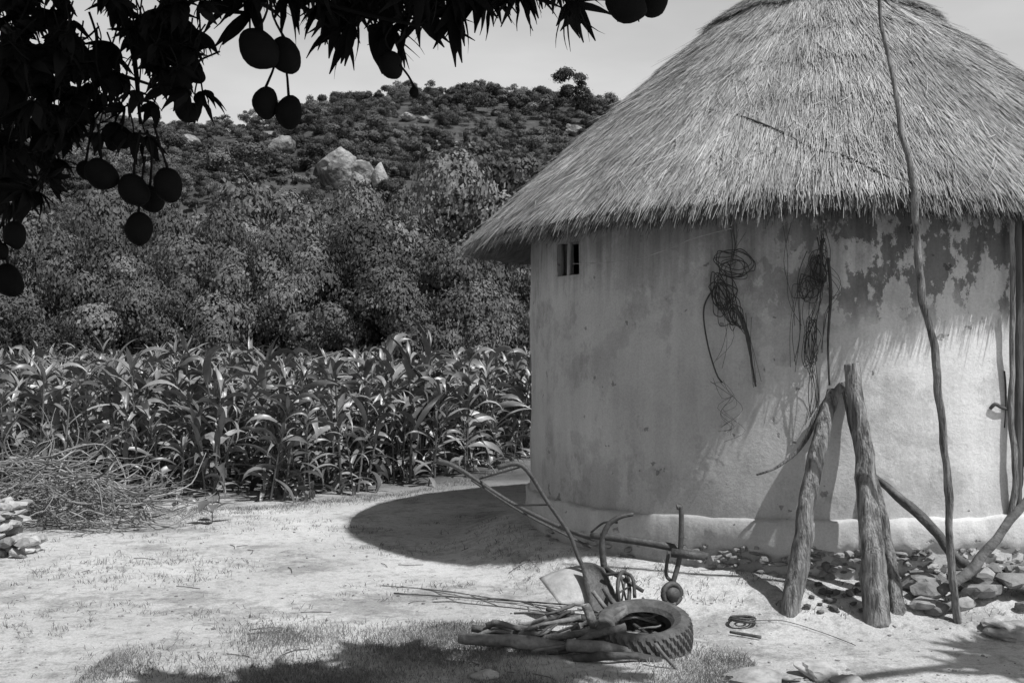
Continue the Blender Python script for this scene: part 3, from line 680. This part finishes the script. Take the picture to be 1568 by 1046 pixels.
for e,m1,r in (((1.6,4.2,4.6),(-.3,1.2,4.0),.13),((-2.0,3.2,3.6),(-2.4,1.0,3.2),.1),((2.6,1.5,5.2),(0,-.2,4.2),.12),((5.8,4.6,4.8),(3.0,2.8,5.2),.08),((-1.6,3.4,3.0),(-2.2,1.6,3.1),.07),((-.1,3.6,3.1),(-.6,1.6,3.6),.06),((-3.5,-3,4.5),(-2.8,-2.2,3.4),.1),((.5,-3,5),(-1,-2,3.8),.1)):
    tube(mb,[(-2.3,-1.2,1.95),m1,e],[r*1.3,r,r*.25],8,.2)
for (a,b,c) in (((-60,60),(100,90),(230,130)),((-60,200),(40,230),(90,215)),((150,-60),(200,60),(215,190)),((260,-60),(270,40),(290,110)),((360,-60),(480,0),(640,40)),((700,-60),(800,-20),(880,0))):
    tube(mb,[W(*a,3.3),W(*b,3.2),W(*c,3.1)],[.012,.008,.004],6,.2)
mb.obj('limbs',M_mango,mango)
nK=0
def crown(c,r,n):
    global nK
    for _ in range(n):
        while True:
            v=Vector((random.uniform(-1,1),random.uniform(-1,1),random.uniform(-1,1)))
            if v.length<1: break
        p=Vector((c[0]+v.x*r[0],c[1]+v.y*r[1],c[2]+v.z*r[2]))
        if p.y>.3 and abs(p.x)<.5*p.y+.3 and p.z<EYE+.32*p.y+.4: continue
        if p.z<2.3: continue
        s=random.uniform(1.1,1.6); link('leaf_whorl',random.choice(whc),mango,p,(random.gauss(0,.5),random.gauss(0,.5),random.random()*6.28),(s,s,s)); nK+=1
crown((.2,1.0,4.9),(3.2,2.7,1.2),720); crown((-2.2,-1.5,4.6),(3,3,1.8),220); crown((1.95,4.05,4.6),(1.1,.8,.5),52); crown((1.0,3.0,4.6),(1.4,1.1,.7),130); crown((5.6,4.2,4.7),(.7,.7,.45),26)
print('crown',nK)
# ---------------- sky, sun, camera
EL,AZ=57,45
w=bpy.data.worlds.new('World'); scene.world=w; w.use_nodes=True; N=w.node_tree.nodes; L=w.node_tree.links
bg=N['Background']; sky=N.new('ShaderNodeTexSky'); sky.sky_type='NISHITA'; sky.sun_disc=False; sky.sun_elevation=math.radians(EL); sky.sun_rotation=math.radians(180-AZ); sky.dust_density=4.0; sky.air_density=1.3
bw=N.new('ShaderNodeRGBToBW'); L.new(sky.outputs[0],bw.inputs[0])
tc=N.new('ShaderNodeTexCoord'); mp=N.new('ShaderNodeMapping'); mp.inputs['Scale'].default_value=(1,1,3.5); L.new(tc.outputs['Generated'],mp.inputs[0])
nz=N.new('ShaderNodeTexNoise'); nz.inputs['Scale'].default_value=2.4; nz.inputs['Detail'].default_value=7; L.new(mp.outputs[0],nz.inputs['Vector'])
mr=N.new('ShaderNodeMapRange'); mr.inputs[1].default_value=.35; mr.inputs[2].default_value=.7; mr.inputs[3].default_value=1.0; mr.inputs[4].default_value=1.45; L.new(nz.outputs['Fac'],mr.inputs[0])
sx=N.new('ShaderNodeSeparateXYZ'); L.new(tc.outputs['Generated'],sx.inputs[0])
hz=N.new('ShaderNodeMapRange'); hz.inputs[1].default_value=.25; hz.inputs[2].default_value=.6; hz.inputs[3].default_value=1.75; hz.inputs[4].default_value=.3; L.new(sx.outputs['Z'],hz.inputs[0])
mm=N.new('ShaderNodeMath'); mm.operation='MULTIPLY'; L.new(bw.outputs[0],mm.inputs[0]); L.new(mr.outputs[0],mm.inputs[1])
m2=N.new('ShaderNodeMath'); m2.operation='MULTIPLY'; L.new(mm.outputs[0],m2.inputs[0]); L.new(hz.outputs[0],m2.inputs[1]); L.new(m2.outputs[0],bg.inputs[0]); bg.inputs[1].default_value=.1
sd=bpy.data.lights.new('sun','SUN'); sd.energy=5.0; sd.angle=math.radians(.53); so=bpy.data.objects.new('sun',sd); scene.collection.objects.link(so)
e=math.radians(EL); a=math.radians(AZ); S_=Vector((math.cos(e)*math.sin(a),-math.cos(e)*math.cos(a),math.sin(e))); so.rotation_euler=(-S_).to_track_quat('-Z','Y').to_euler(); so.location=S_*50
cd=bpy.data.cameras.new('camera'); cam=bpy.data.objects.new('camera',cd); scene.collection.objects.link(cam); cam.location=(0,0,EYE); cam.rotation_euler=(math.pi/2,0,0)
cd.sensor_width=36; cd.lens=F/1568*36; cd.shift_y=12/1568; cd.clip_end=4000; scene.camera=cam
scene.view_settings.view_transform='Standard'; scene.view_settings.look='None'; scene.view_settings.exposure=0
